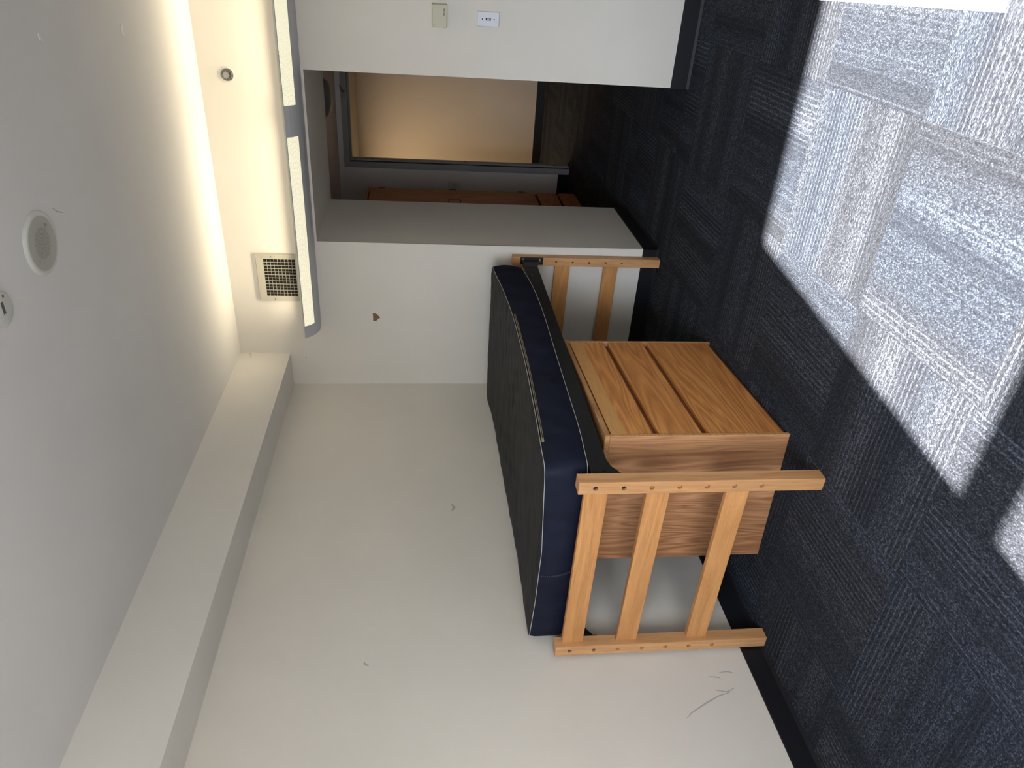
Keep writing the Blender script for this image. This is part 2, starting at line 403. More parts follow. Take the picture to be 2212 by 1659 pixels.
# hallway
struct('wall_hall_left', 'grey-white left wall of the hallway behind the wardrobe', (-0.2, -0.06, D1Y, YD, -0.006, ZV), m=M['hall'])
struct('wall_hall_right', 'right wall of the hallway, hidden by the light-switch wall', (XO2, 2.05, D1Y, YD, -0.006, ZV), m=M['hall'])
DX0, DX1, DZ = 0.658, 1.57, 2.133
whb = struct('wall_hall_back', 'dim grey wall around the grey doorway', (-0.2, DX0, YD + 0.001, YD + 0.088, -0.006, ZV + 0.1),
             (DX1, 2.05, YD + 0.001, YD + 0.088, -0.006, ZV + 0.1), (DX0, DX1, YD + 0.001, YD + 0.088, DZ, ZV + 0.1), m=M['hall'])
struct('wall_corridor', 'peach-lit corridor wall seen through the open doorway', (-1.6, 4.1, YC, YC + 0.12, -0.006, 2.3), m=M['corr'])
struct('wall_corridor_end_added', 'unseen end walls of the corridor, added to block light', (-1.6, -1.4, 3.1, YC, -0.006, 2.3), (3.9, 4.1, 3.1, YC, -0.006, 2.3),  # corridor ends closed by added, unseen walls to keep light out
       (-1.6, -0.2, 3.0, 3.1, -0.006, 2.3), (2.05, 4.1, 3.0, 3.1, -0.006, 2.3), m=M['corr'])

# baseboards (black vinyl with a small toe)
def baseboard(name, label, p0, p1, nrm, h=0.101, t=0.006):
    """strip along p0->p1, standing off the wall in direction nrm"""
    p0, p1, nrm = Vector((*p0, 0)), Vector((*p1, 0)), Vector((*nrm, 0))
    prof = [(0.0003, 0.0), (t + 0.007, 0.0), (t + 0.004, 0.006), (t, 0.014), (t, h - 0.004), (t - 0.003, h), (0.0003, h)]
    bm = bmesh.new(); rings = [[bm.verts.new(p + nrm * a + Vector((0, 0, b))) for a, b in prof] for p in (p0, p1)]
    n = len(prof)
    for i in range(n): bm.faces.new((rings[0][i], rings[0][(i + 1) % n], rings[1][(i + 1) % n], rings[1][i]))
    bm.faces.new(rings[0]); bm.faces.new(rings[1])
    return tag(mesh_obj(name, bm, M['base']), label, 'baseboard', kind='structure')
baseboard('baseboard_left', 'black vinyl baseboard along the long left wall', (0, -4.5), (0, -0.013), (1, 0))
baseboard('baseboard_back', 'black baseboard behind the far end of the bed', (0.0, 0), (XO1 + 0.006, 0), (0, -1))
baseboard('baseboard_wing', 'black baseboard along the grey side of the hallway opening', (XO1, -0.006), (XO1, D1Y), (1, 0))
baseboard('baseboard_right', 'black baseboard below the light switch', (XO2 - 0.002, 0), (XR, 0), (0, -1))
baseboard('baseboard_hall', 'black baseboard between the wardrobe and the doorway', (-0.06, YD), (0.60, YD), (0, -1), h=0.106)
baseboard('baseboard_corridor', 'black baseboard of the corridor wall', (-1.4, YC), (3.9, YC), (0, -1), h=0.115)

# door 1: grey steel frame, leaf swung open out of sight
def door_frame():
    root = empty('door_1', (DX0, YD, 0)); tag(root, 'grey metal door frame of the open hallway door', 'door', kind='structure')
    def prt(name, x0, x1, y0, y1, z0, z1, m=M['frame'], par=root, bev=0.002):
        return box(name, x0 - DX0, x1 - DX0, y0 - YD, y1 - YD, z0, z1, m, par, bev)
    j = prt('jamb', DX0 - 0.055, DX0, YD - 0.012, YD + 0.035, 0, DZ + 0.055)
    prt('jamb', DX1, DX1 + 0.055, YD - 0.012, YD + 0.035, 0, DZ + 0.055)
    prt('head', DX0, DX1, YD - 0.012, YD + 0.035, DZ, DZ + 0.055)
    prt('stop', DX0, DX0 + 0.018, YD + 0.036, YD + 0.10, 0, DZ)
    prt('stop', DX1 - 0.018, DX1, YD + 0.036, YD + 0.10, 0, DZ)
    prt('head_stop', DX0 + 0.018, DX1 - 0.018, YD + 0.036, YD + 0.10, DZ - 0.018, DZ)
    sp = prt('strike_plate', DX0 - 0.0005, DX0 + 0.002, YD - 0.006, YD + 0.026, 0.985, 1.11, M['dull'], root, 0)
    prt('bumper', DX0 + 0.0181, DX0 + 0.022, YD + 0.045, YD + 0.055, 1.92, 1.935, M['dark'], root, 0)
    prt('bumper', DX0 + 0.0181, DX0 + 0.022, YD + 0.045, YD + 0.055, 1.02, 1.035, M['dark'], root, 0)
    prt('bumper', DX0 + 0.0181, DX0 + 0.022, YD + 0.045, YD + 0.055, 0.14, 0.155, M['dark'], root, 0)
    cb = prt('closer_bracket', 1.245, 1.30, YD - 0.03, YD - 0.012, DZ + 0.012, DZ + 0.042, M['dull'], root, 0.002)
    bm = bmesh.new(); tube(bm, [(1.28 - DX0, -0.035, DZ + 0.03), (1.335 - DX0, -0.06, DZ + 0.05), (1.345 - DX0, -0.08, DZ + 0.05)], 0.007, 8)
    mesh_obj('closer_arm', bm, M['dull'], root)
    leaf = prt('door_leaf', DX1 + 0.012, DX1 + 0.056, YD - 0.92, YD - 0.014, 0.006, DZ - 0.006, M['ward'], root)
    # the leaf stands a little past square, clear of the opening
    a = 0.22; hx, hy = DX1 + 0.034 - DX0, -0.014; c = leaf.location.copy()
    leaf.rotation_euler = (0, 0, a)
    leaf.location = (hx + (c.x - hx) * math.cos(a) - (c.y - hy) * math.sin(a), hy + (c.x - hx) * math.sin(a) + (c.y - hy) * math.cos(a) - 0.012, c.z)
door_frame()

# ------------------------------------------------------------ wall light bar
def light_bar():
    X0, X1 = 0.425, 3.02
    root = empty('wall_light', ((X0 + X1) / 2, 0, 2.075)); rx = (X0 + X1) / 2
    tag(root, 'long grey curved light bar with glowing perforated strips on back wall', 'lamp')
    prof = [(-0.001, 2.0755), (-0.055, 2.0755), (-0.078, 2.079), (-0.100, 2.0865), (-0.121, 2.097), (-0.140, 2.110), (-0.157, 2.126), (-0.172, 2.147)]
    bm = bmesh.new(); t = 0.003
    out = [Vector((0, y, z - 2.075)) for y, z in prof]
    inn = []
    for i, p in enumerate(out):
        d = out[min(i + 1, len(out) - 1)] - out[max(i - 1, 0)]; n = Vector((0, -d.z, d.y)).normalized()
        if n.z < 0: n = -n
        inn.append(p + n * t)
    R = [[bm.verts.new((x - rx, p.y, p.z)) for p in out + inn[::-1]] for x in (X0, X1)]
    n = len(R[0])
    for i in range(n): bm.faces.new((R[0][i], R[1][i], R[1][(i + 1) % n], R[0][(i + 1) % n]))
    k = len(out)
    for r_ in R:
        for i in range(k - 1): bm.faces.new((r_[i], r_[i + 1], r_[n - 2 - i], r_[n - 1 - i]))
    h = mesh_obj('housing', bm, M['lamp'], root)
    box('top_lip', X0 - rx, X1 - rx, -0.1755, -0.1695, 0.0725, 0.0835, M['lip'], root, 0.0015)
    box('back_plate', X0 - rx, X1 - rx, -0.006, -0.0005, 0.004, 0.085, M['lip'], root)
    for x in (X0 + 0.001, X1 - 0.004):     # end caps closing the trough
        bm = bmesh.new(); pts = [(p.y, p.z + 0.003) for p in out] + [(-0.172, 0.080), (-0.001, 0.080)]
        A = [bm.verts.new((x - rx, a, b)) for a, b in pts]; B = [bm.verts.new((x - rx + 0.003, a, b)) for a, b in pts]
        bm.faces.new(A); bm.faces.new(B)
        for i in range(len(pts)): bm.faces.new((A[i], A[(i + 1) % len(pts)], B[(i + 1) % len(pts)], B[i]))
        mesh_obj('end_cap', bm, M['lamp'], root)
    # perforated strips lie on the front of the curve
    for (a, b) in ((0.504, 1.5925), (1.7475, 2.836)):
        bm = bmesh.new(); uv = bm.loops.layers.uv.new('uv')
        pr = out[4:8]; s = [0.0]
        for i in range(1, len(pr)): s.append(s[-1] + (pr[i] - pr[i - 1]).length)
        def off(i, k_):
            d = pr[min(i + 1, len(pr) - 1)] - pr[max(i - 1, 0)]; nn = Vector((0, -d.z, d.y)).normalized()
            if nn.z > 0: nn = -nn
            return pr[i] + nn * k_
        O = [off(i, 0.0022) for i in range(len(pr))]; I = [off(i, 0.0004) for i in range(len(pr))]
        ra = [[bm.verts.new((x - rx, p.y, p.z)) for p in O] for x in (a, b)]
        rb = [[bm.verts.new((x - rx, p.y, p.z)) for p in I] for x in (a, b)]
        for i in range(len(pr) - 1):
            f = bm.faces.new((ra[0][i], ra[1][i], ra[1][i + 1], ra[0][i + 1]))
            for lp, (u, v) in zip(f.loops, ((a, s[i]), (b, s[i]), (b, s[i + 1]), (a, s[i + 1]))): lp[uv].uv = (u, v)
            bm.faces.new((rb[0][i], rb[1][i], rb[1][i + 1], rb[0][i + 1]))
        for q_ in (0, 1):
            for i in range(len(pr) - 1): bm.faces.new((ra[q_][i], ra[q_][i + 1], rb[q_][i + 1], rb[q_][i]))
        bm.faces.new((ra[0][0], ra[1][0], rb[1][0], rb[0][0])); bm.faces.new((ra[0][-1], ra[1][-1], rb[1][-1], rb[0][-1]))
        o = mesh_obj('perforated_strip', bm, M['perf'], root)
    for (a, b) in ((0.50, 1.66), (1.70, 2.86)):
        l = area('tube_light', ((a + b) / 2, -0.115, 2.150), b - a, 0.05, 3.2, (1.0, 0.86, 0.60), (PI + 0.15, 0, 0)); l.data.spread = math.radians(140)
        cyl('fluorescent_tube', (a - rx, -0.080, 0.052), 'x', 0.013, b - a, M['tube'], root, 10)
    root['label'] = 'long grey curved light bar with glowing perforated strips on the back wall'
light_bar()

# ------------------------------------------------------------ air vent
def vent():
    x0, x1, z0, z1 = 0.590, 0.892, 2.152, 2.421; ix0, ix1, iz0, iz1 = 0.624, 0.859, 2.196, 2.378
    cx, cz = (x0 + x1) / 2, (z0 + z1) / 2
    root = tag(empty('air_vent', (cx, 0, cz)), 'cream grid air vent partly behind the light bar', 'vent')
    bm = bmesh.new()
    O = [(x0, z0), (x1, z0), (x1, z1), (x0, z1)]; I = [(ix0, iz0), (ix1, iz0), (ix1, iz1), (ix0, iz1)]
    L = []
    for pts, y in ((O, -0.001), (O, -0.005), ([(a * .9 + b * .1, c * .9 + d * .1) for (a, c), (b, d) in zip(O, I)], -0.012), (I, -0.009), (I, -0.001)):
        L.append([bm.verts.new((x - cx, y, z - cz)) for x, z in pts])
    for A, B in zip(L, L[1:]):
        for i in range(4): bm.faces.new((A[i], A[(i + 1) % 4], B[(i + 1) % 4], B[i]))
    mesh_obj('frame', bm, M['vent'], root)
    box('backing', ix0 - cx, ix1 - cx, -0.0016, -0.0006, iz0 - cz, iz1 - cz, M['dark'], root)
    nv = 12; w = (ix1 - ix0) / nv
    for i in range(1, nv): box('fin', ix0 - cx + i * w - 0.0012, ix0 - cx + i * w + 0.0012, -0.010, -0.0055, iz0 - cz, iz1 - cz, M['vent'], root)
    nh = 9; w = (iz1 - iz0) / nh
    for i in range(1, nh): box('louver', ix0 - cx, ix1 - cx, -0.0052, -0.0022, iz0 - cz + i * w - 0.0009, iz0 - cz + i * w + 0.0009, M['vent'], root)
    for x, z in ((x0 + 0.016, 2.33), (x1 - 0.016, 2.33)): cyl('screw', (x - cx, -0.0115, z - cz), 'y', 0.0035, -0.0015, M['chrome'], root, 10)
vent()

# sprinkler
def sprinkler():
    root = tag(empty('fire_sprinkler', (1.856, 0, 2.4445)), 'small round recessed metal sprinkler high on back wall', 'sprinkler')
    bm = bmesh.new(); add_lathe(bm, [(0.038, 0.0005), (0.0375, 0.003), (0.034, 0.005), (0.031, 0.004), (0.029, 0.001)], 32, 'y', -1)
    mesh_obj('escutcheon', bm, M['rim'], root, True)
    cyl('recess', (0, -0.0004, 0), 'y', 0.0295, -0.0012, M['dull'], root, 28)
    bm = bmesh.new(); add_lathe(bm, [(0.026, 0.0012), (0.026, 0.007), (0.023, 0.007), (0.023, 0.0012)], 28, 'y', -1)
    mesh_obj('cup', bm, M['dull'], root, True)
    bm = bmesh.new(); add_cyl(bm, (0, -0.001, 0), 'y', 0.0085, -0.012, 12)
    for s in (-1, 1): tube(bm, [(s * 0.008, -0.008, 0), (s * 0.014, -0.016, 0), (s * 0.006, -0.024, 0)], 0.0022, 6)
    mesh_obj('nozzle', bm, M['brass'], root)
    bm = bmesh.new(); add_cyl(bm, (0, -0.024, 0), 'y', 0.014, -0.0015, 16)
    for k in range(8):
        a = k * PI / 4; add_box(bm, 0.016 * math.cos(a) - 0.002, 0.016 * math.cos(a) + 0.002, -0.0255, -0.024, 0.016 * math.sin(a) - 0.002, 0.016 * math.sin(a) + 0.002)
    mesh_obj('deflector', bm, M['chrome'], root)
sprinkler()

# thermostat and light switch
def thermostat():
    root = tag(empty('thermostat', (2.187, 0, 1.366)), 'yellowed ivory wall thermostat above the light switch', 'thermostat')
    w, h = 0.052, 0.037
    bm = bmesh.new(); b0 = [(-w, -h), (w, -h), (w, h), (-w, h)]
    A = [bm.verts.new((x, -0.0005, z)) for x, z in b0]; B = [bm.verts.new((x, -0.026, z)) for x, z in b0]
    C = [bm.verts.new((x * 0.955, -0.030, z * 0.94)) for x, z in b0]
    for P, Q in ((A, B), (B, C)):
        for i in range(4): bm.faces.new((P[i], P[(i + 1) % 4], Q[(i + 1) % 4], Q[i]))
    bm.faces.new(A); bm.faces.new(C); mesh_obj('case', bm, M['ivory'], root)
    box('top_edge', -w, w, -0.0262, -0.0005, h + 0.0001, h + 0.002, M['ivory2'], root)
    for x in (0.0095, 0.0275): box('vent_slot', x - 0.0068, x + 0.0068, -0.0307, -0.0300, -0.0235, -0.0205, M['dark'], root)
    cyl('set_screw', (-0.040, -0.0300, 0.026), 'y', 0.0015, -0.0006, M['dark'], root, 8)
    box('cover_groove', -0.046, 0.040, -0.0304, -0.0300, -0.0285, -0.0278, M['ivory2'], root)
thermostat()
def switch(name, loc, label, axis_m, toggle=True):
    root = tag(empty(name, loc), label, 'switch')
    bm = bmesh.new(); w, h = 0.035, 0.057
    A = [bm.verts.new((x, -0.0003, z)) for x, z in ((-w, -h), (w, -h), (w, h), (-w, h))]
    B = [bm.verts.new((x, -0.003, z)) for x, z in ((-w, -h), (w, -h), (w, h), (-w, h))]
    C = [bm.verts.new((x * 0.92, -0.0065, z * 0.95)) for x, z in ((-w, -h), (w, -h), (w, h), (-w, h))]
    for P, Q in ((A, B), (B, C)):
        for i in range(4): bm.faces.new((P[i], P[(i + 1) % 4], Q[(i + 1) % 4], Q[i]))
    bm.faces.new(A); bm.faces.new(C); mesh_obj('plate', bm, axis_m, root)
    box('toggle_slot', -0.0055, 0.0055, -0.0071, -0.0066, -0.013, 0.013, M['dark'], root)
    bm = bmesh.new(); vs = add_box(bm, -0.0038, 0.0038, -0.014, -0.0072, -0.009, 0.003)
    for v in bm.verts:
        if v.co.y < -0.01: v.co.z = v.co.z * 0.6 + 0.004
    mesh_obj('toggle', bm, axis_m, root)
    for z in (-0.030, 0.030): cyl('screw', (0, -0.0066, z), 'y', 0.0032, -0.0008, M['dark'], root, 10)
switch('light_switch', (2.184, 0, 1.118), 'white light switch plate on the bright right wall', M['plate'])
switch('light_switch', (0.4615, YD, 1.137), 'small grey switch plate beside the wardrobe', M['rim'])

# ceiling speaker grille with rings, and detector base cut by the frame edge
def speaker():
    root = tag(empty('ceiling_speaker', (1.667, -1.925, H)), 'round pale ceiling speaker with perforated ring grille', 'speaker')
    bm = bmesh.new(); add_lathe(bm, [(0.096, 0.0005), (0.096, 0.003), (0.090, 0.009), (0.084, 0.0105), (0.080, 0.0095)], 56, 'z', -1)
    mesh_obj('rim', bm, M['rim'], root, True)
    bm = bmesh.new(); add_lathe(bm, [(0.0815, 0.0098), (0.05, 0.0085), (0.0, 0.0085)], 56, 'z', -1)
    mesh_obj('grille', bm, M['grille'], root, True)
    bm = bmesh.new()          # rings of small holes in the middle of the grille
    for k in range(1, 13):
        r = 0.0037 * k; n = max(6, int(2 * PI * r / 0.0042))
        for i in range(n):
            a = 2 * PI * i / n + k * 0.37; x, y = r * math.cos(a), r * math.sin(a); s = 0.00105
            bm.faces.new([bm.verts.new((x + s * math.cos(b), y + s * math.sin(b), -0.0089)) for b in (0, PI / 2, PI, 3 * PI / 2)])
    o = mesh_obj('perforation', bm, M['dark'], root); o['kind'] = 'stuff'
    for (x, y) in ((0.056, 0.018), (-0.056, -0.018)): cyl('screw', (x, y, -0.0095), 'z', 0.0045, -0.0022, M['chrome'], root, 12)
    root.rotation_euler = (0, 0, 0.45)
speaker()
def detector_base():
    root = tag(empty('detector_base', (1.585, -2.205, H)), 'round grey detector mounting plate at the left picture edge', 'detector')
    bm = bmesh.new(); add_lathe(bm, [(0.050, 0.0005), (0.050, 0.004), (0.046, 0.007), (0.0, 0.007)], 36, 'z', -1)
    mesh_obj('plate', bm, M['rim'], root, True)
    box('slot', -0.012, 0.022, -0.008, 0.004, -0.0078, -0.0068, M['dull'], root)
    cyl('screw', (0.034, 0.012, -0.007), 'z', 0.004, -0.0015, M['brass'], root, 8)
    cyl('screw', (0.030, -0.024, -0.007), 'z', 0.0035, -0.0015, M['dark'], root, 8)
detector_base()
def dome():
    root = tag(empty('dome_light', (1.395, 2.03, ZV)), 'dark frosted dome light on the hallway ceiling', 'lamp')
    bm = bmesh.new(); add_lathe(bm, [(0.150, 0.0005), (0.155, 0.012), (0.150, 0.022), (0.0, 0.022)], 40, 'z', -1)
    mesh_obj('base_ring', bm, M['dull'], root, True)
    bm = bmesh.new(); add_lathe(bm, [(0.140 * math.cos(a), 0.0225 + 0.062 * math.sin(a)) for a in [i * PI / 2 / 10 for i in range(10)]] + [(0.0, 0.0845)], 40, 'z', -1)
    mesh_obj('glass_dome', bm, M['glass_dome'], root, True)
dome()

# ------------------------------------------------------------ wardrobe in the hallway
def wardrobe():
    x1, y0, y1, zt = 0.542, 1.66, 2.565, 1.944
    root = tag(empty('wardrobe', (x1 - 0.3, (y0 + y1) / 2, 0)), 'oak wardrobe with drawers half hidden behind the hallway corner', 'wardrobe')
    ox, oy = x1 - 0.3, (y0 + y1) / 2
    def b(n, a0, a1, c0, c1, z0, z1, m, bev=0.0015, par=root): return box(n, a0 - ox, a1 - ox, c0 - oy, c1 - oy, z0, z1, m, par, bev)
    b('top_board', -0.045, x1 + 0.004, y0 - 0.003, y1 + 0.003, 1.927, zt, M['ward_h'])
    for c0, c1 in ((y0, y0 + 0.018), (y1 - 0.018, y1)): b('side_panel', -0.04, x1, c0, c1, 0, 1.9265, M['ward'])
    b('back_panel', -0.04, -0.03, y0 + 0.0185, y1 - 0.0185, 0.03, 1.926, M['ward'])
    b('divider', -0.03, x1 - 0.03, y0 + 0.0185, y1 - 0.0185, 0.386, 0.404, M['ward_h'])
    b('plinth', x1 - 0.035, x1 - 0.02, y0 + 0.0185, y1 - 0.0185, 0, 0.05, M['ward_h'])
    ym = (y0 + y1) / 2
    for k, (c0, c1) in enumerate(((y0 + 0.0015, ym - 0.0015), (ym + 0.0015, y1 - 0.0015))):
        d = b('door', x1 - 0.018, x1, c0 if k == 0 else c0, c1, 0.408, 1.918, M['ward'])
        # cut in front of the side panels: doors overlay, panels stop behind them
        hy = (ym - 0.05) if k == 0 else (ym + 0.06)
        bm = bmesh.new(); c = d.location
        tube(bm, [(x1 - ox - c.x - 0.001, hy - oy - c.y, 1.112 - c.z), (x1 - ox - c.x + 0.026, hy - oy - c.y, 1.112 - c.z), (x1 - ox - c.x + 0.034, hy - oy - c.y, 1.120 - c.z),
                  (x1 - ox - c.x + 0.034, hy - oy - c.y, 1.210 - c.z), (x1 - ox - c.x + 0.026, hy - oy - c.y, 1.218 - c.z), (x1 - ox - c.x - 0.001, hy - oy - c.y, 1.218 - c.z)], 0.004, 8)
        mesh_obj('handle', bm, M['dull'], d)
        hx = c0 if k == 0 else c1
        for z in (0.525, 1.17, 1.82):
            box('hinge', x1 - 0.004 - ox - c.x, x1 + 0.006 - ox - c.x, (hx - 0.006) - oy - c.y, (hx + 0.006) - oy - c.y, z - 0.032 - c.z, z + 0.032 - c.z, M['dull'], d, 0.001)
    for z0, z1 in ((0.198, 0.380), (0.020, 0.170)):
        b('drawer', x1 - 0.018, x1, y0 + 0.0015, y1 - 0.0015, z0, z1, M['ward_h'])
    for o in root.children:
        if o.name.startswith('side_panel') or o.name.startswith('divider'):
            for v in o.data.vertices:
                if v.co.x + o.location.x > x1 - ox - 0.03 and o.name.startswith('side_panel'): v.co.x = x1 - 0.0185 - ox - o.location.x
wardrobe()

# ------------------------------------------------------------ bed
BX0, BX1, PW = 0.0185, 0.935, 0.0531
NY0, NY1 = -2.191, -2.137          # near bed end (front, back)
FY0, FY1 = -0.0585, -0.0065        # far bed end
HP = 0.914
bed = tag(empty('bed_frame', ((BX0 + BX1) / 2, -1.1, 0)), 'oak and black steel single bed frame along the left wall', 'bed')
BO = Vector(bed.location)
HZ = [0.853 - 0.1022 * i for i in range(7)]
def cutter_mesh(items):
    bm = bmesh.new()
    for c, r, h in items: add_cyl(bm, c, 'y', r, h, 18)
    bmesh.ops.recalc_face_normals(bm, faces=bm.faces[:])
    me = bpy.data.meshes.new('cut'); bm.to_mesh(me); bm.free(); return me
def post(x0, x1, y0, y1, outer_front, filled):
    c = Vector(((x0 + x1) / 2, (y0 + y1) / 2, HP / 2)); bm = bmesh.new()
    add_box(bm, x0 - c.x, x1 - c.x, y0 - c.y, y1 - c.y, -HP / 2, HP / 2, 0.0025, 2)
    o = mesh_obj('post', bm, M['post'], bed, loc=c - BO)
    hd = (y1 - y0) / 2
    items = []
    for z in HZ:
        zz = z - c.z
        if outer_front: items += [((0, -hd - 0.004, zz), 0.0092, 0.016), ((0, -hd, zz + 0.0), 0.0045, 2 * hd + 0.01)]
        else: items += [((0, hd + 0.004 - 0.016, zz), 0.0092, 0.02), ((0, -hd - 0.004, zz), 0.0062, 2 * hd + 0.01)]
    # wide recess first, narrow hole second: two boolean cuts
    for sub in (items[0::2], items[1::2]):
        co = bpy.data.objects.new('cut', cutter_mesh(sub)); COL.objects.link(co); co.location = c
        md = o.modifiers.new('b', 'BOOLEAN'); md.operation = 'DIFFERENCE'; md.object = co; md.solver = 'EXACT'
        bpy.context.view_layer.update()
        dg = bpy.context.evaluated_depsgraph_get()
        me = bpy.data.meshes.new_from_object(o.evaluated_get(dg))
        o.modifiers.remove(md); o.data = me
        bpy.data.objects.remove(co)
    for i in range(filled):
        zz = HZ[i] - c.z
        bm = bmesh.new(); add_lathe(bm, [(0.0088, 0.0), (0.0088, 0.003), (0.0065, 0.0042), (0.0035, 0.0036), (0.0, 0.0030)], 18, 'y', -1)
        b_ = mesh_obj('bolt_head', bm, M['black'], o, True, loc=(0, -hd + 0.0118, zz)); 
    return o
post(BX1 - PW, BX1, NY0, NY1, True, 2); post(BX0, BX0 + PW, NY0, NY1, True, 2)
post(BX1 - PW - 0.012, BX1 - 0.012, FY0, FY1, False, 0); post(BX0, BX0 + PW, FY0, FY1, False, 0)
def erail(x0, x1, y0, y1, z0, z1):
    return box('end_rail', x0 - BO.x, x1 - BO.x, y0 - BO.y, y1 - BO.y, z0, z1, M['rail'], bed, 0.003, 2)
for z0, z1 in ((0.797, 0.884), (0.568, 0.655), (0.266, 0.353)): erail(BX0 + PW - 0.001, BX1 - PW + 0.001, NY0 + 0.022, NY0 + 0.046, z0, z1)
for z0, z1 in ((0.790, 0.878), (0.558, 0.650), (0.258, 0.345)): erail(BX0 + PW - 0.001, BX1 - PW - 0.011, FY0 + 0.012, FY0 + 0.036, z0, z1)
def side_rail(xs, sgn):
    """L-shaped black steel rail; sgn points to the outside"""
    y0, y1 = NY1 + 0.004, FY0 - 0.004
    bm = bmesh.new()
    add_box(bm, xs - 0.0015, xs + 0.0015, y0, y1, 0.777, 0.853)
    add_box(bm, min(xs, xs - sgn * 0.030), max(xs, xs - sgn * 0.030), y0, y1, 0.8505, 0.8535)
    bmesh.ops.translate(bm, verts=bm.verts[:], vec=-BO)
    r = mesh_obj('side_rail', bm, M['black'], bed)
    for (ya, d) in ((y0, 1), (y1, -1)):     # flared end brackets bolted to the posts
        pts = [(0.0, 0.855), (0.0, 0.732), (0.012, 0.733), (0.028, 0.742), (0.046, 0.757), (0.068, 0.770), (0.105, 0.778), (0.105, 0.852), (0.02, 0.852)]
        bm = bmesh.new(); x_ = xs + sgn * 0.0017
        A = [bm.verts.new((x_, ya + d * a, b)) for a, b in pts]; B = [bm.verts.new((x_ + sgn * 0.003, ya + d * a, b)) for a, b in pts]
        bm.faces.new(A); bm.faces.new(B)
        for i in range(len(pts)): bm.faces.new((A[i], A[(i + 1) % len(pts)], B[(i + 1) % len(pts)], B[i]))
        bmesh.ops.triangulate(bm, faces=[f for f in bm.faces if len(f.verts) > 4])
        # flange against the post
        add_box(bm, min(x_ - sgn * 0.028, x_ + sgn * 0.018), max(x_ - sgn * 0.028, x_ + sgn * 0.018), min(ya, ya - d * 0.003), max(ya, ya - d * 0.003), 0.730, 0.868)
        bmesh.ops.translate(bm, verts=bm.verts[:], vec=-BO)
        mesh_obj('bracket', bm, M['black'], r)
        for z in (0.751, 0.853):
            bm = bmesh.new(); add_cyl(bm, (x_ + sgn * 0.008 - BO.x, ya - BO.y, z), 'y', 0.0055, d * 0.006, 10)
            mesh_obj('bolt', bm, M['chrome'] if d < 0 else M['black'], r)
        for (dy, z) in ((0.040, 0.800), (0.040, 0.835), (0.085, 0.815)):
            bm = bmesh.new(); add_cyl(bm, (x_ + sgn * 0.003 - BO.x, ya + d * dy - BO.y, z), 'x', 0.006, sgn * 0.002, 12)
            mesh_obj('rivet', bm, M['black'], r)
    for yy in (-1.86, -0.28):
        bm = bmesh.new(); add_cyl(bm, (xs + sgn * 0.0016 - BO.x, yy - BO.y, 0.826), 'x', 0.0045, sgn * 0.0006, 10)
        mesh_obj('rail_hole', bm, M['dark'] if yy < -1 else M['chrome'], r)
side_rail(0.905, 1); side_rail(0.045, -1)
# link spring deck
bm = bmesh.new()
for i in range(20):
    y = -2.02 + i * 0.1; add_box(bm, 0.047, 0.903, y - 0.012, y + 0.012, 0.8420, 0.8440)
for i in range(8):
    x = 0.12 + i * 0.10; add_box(bm, x - 0.006, x + 0.006, -2.10, -0.09, 0.8402, 0.8418)
bmesh.ops.translate(bm, verts=bm.verts[:], vec=-BO)
mesh_obj('spring_deck', bm, M['black'], bed)

# ------------------------------------------------------------ mattress
def interp(x, P):
    if x <= P[0][0]: return P[0][1]
    for (a, b), (c, d) in zip(P, P[1:]):
        if x <= c:
            t = (x - a) / (c - a); t = t * t * (3 - 2 * t) if False else t
            return b + (d - b) * t
    return P[-1][1]
def smooth_interp(x, P):
    return sum(interp(x + k * 0.06, P) for k in (-2, -1, 0, 1, 2)) / 5
MX0, MX1, MY0, MY1 = 0.014, 0.936, -2.106, -0.195
TOPR = [(-2.11, 1.022), (-1.787, 1.009), (-1.36, 0.998), (-0.83, 1.002), (-0.45, 1.028), (-0.26, 1.056), (-0.19, 1.050)]
TOPL = [(-2.11, 1.010), (-1.644, 1.001), (-1.095, 1.012), (-0.43, 1.020), (-0.19, 1.045)]
BOTR = [(-2.11, 0.866), (-1.9, 0.8485), (-1.45, 0.847), (-1.1, 0.844), (-0.8, 0.840), (-0.45, 0.852), (-0.18, 0.890)]
NEARX = [(0.0, 0.0), (0.25, -0.012), (0.55, -0.018), (0.8, -0.008), (1.0, 0.0)]
def ztop(x, y):
    s = (x - MX0) / (MX1 - MX0); zz = smooth_interp(y, TOPL) * (1 - s) + smooth_interp(y, TOPR) * s
    k = max(0.0, 1 - (y - MY0) / 0.35); zz += interp(s, NEARX) * k
    return zz
def zbot(x, y):
    s = (x - MX0) / (MX1 - MX0); r = smooth_interp(y, BOTR)
    zz = r * s + (0.862 + 0.02 * max(0, (y + 0.5) / 0.3) * 0) * (1 - s)
    return max(zz, 0.8465) if x < 0.89 else zz
def outline(n_side=(38, 76), r=0.045, inset=0.0):
    x0, x1, y0, y1 = MX0 + inset, MX1 - inset, MY0 + inset, MY1 - inset; r = max(0.004, r - inset * 0.3); P = []
    def arc(cx, cy, a0):
        for i in range(7): a = a0 + i * PI / 12; P.append((cx + r * math.cos(a), cy + r * math.sin(a)))
    arc(x1 - r, y0 + r, -PI / 2)
    for i in range(1, n_side[1]): P.append((x1, y0 + r + (y1 - y0 - 2 * r) * i / n_side[1]))
    arc(x1 - r, y1 - r, 0)
    for i in range(1, n_side[0]): P.append((x1 - r - (x1 - x0 - 2 * r) * i / n_side[0], y1))
    arc(x0 + r, y1 - r, PI / 2)
    for i in range(1, n_side[1]): P.append((x0, y1 - r - (y1 - y0 - 2 * r) * i / n_side[1]))
    arc(x0 + r, y0 + r, PI)
    for i in range(1, n_side[0]): P.append((x0 + r + (x1 - x0 - 2 * r) * i / n_side[0], y0))
    return P
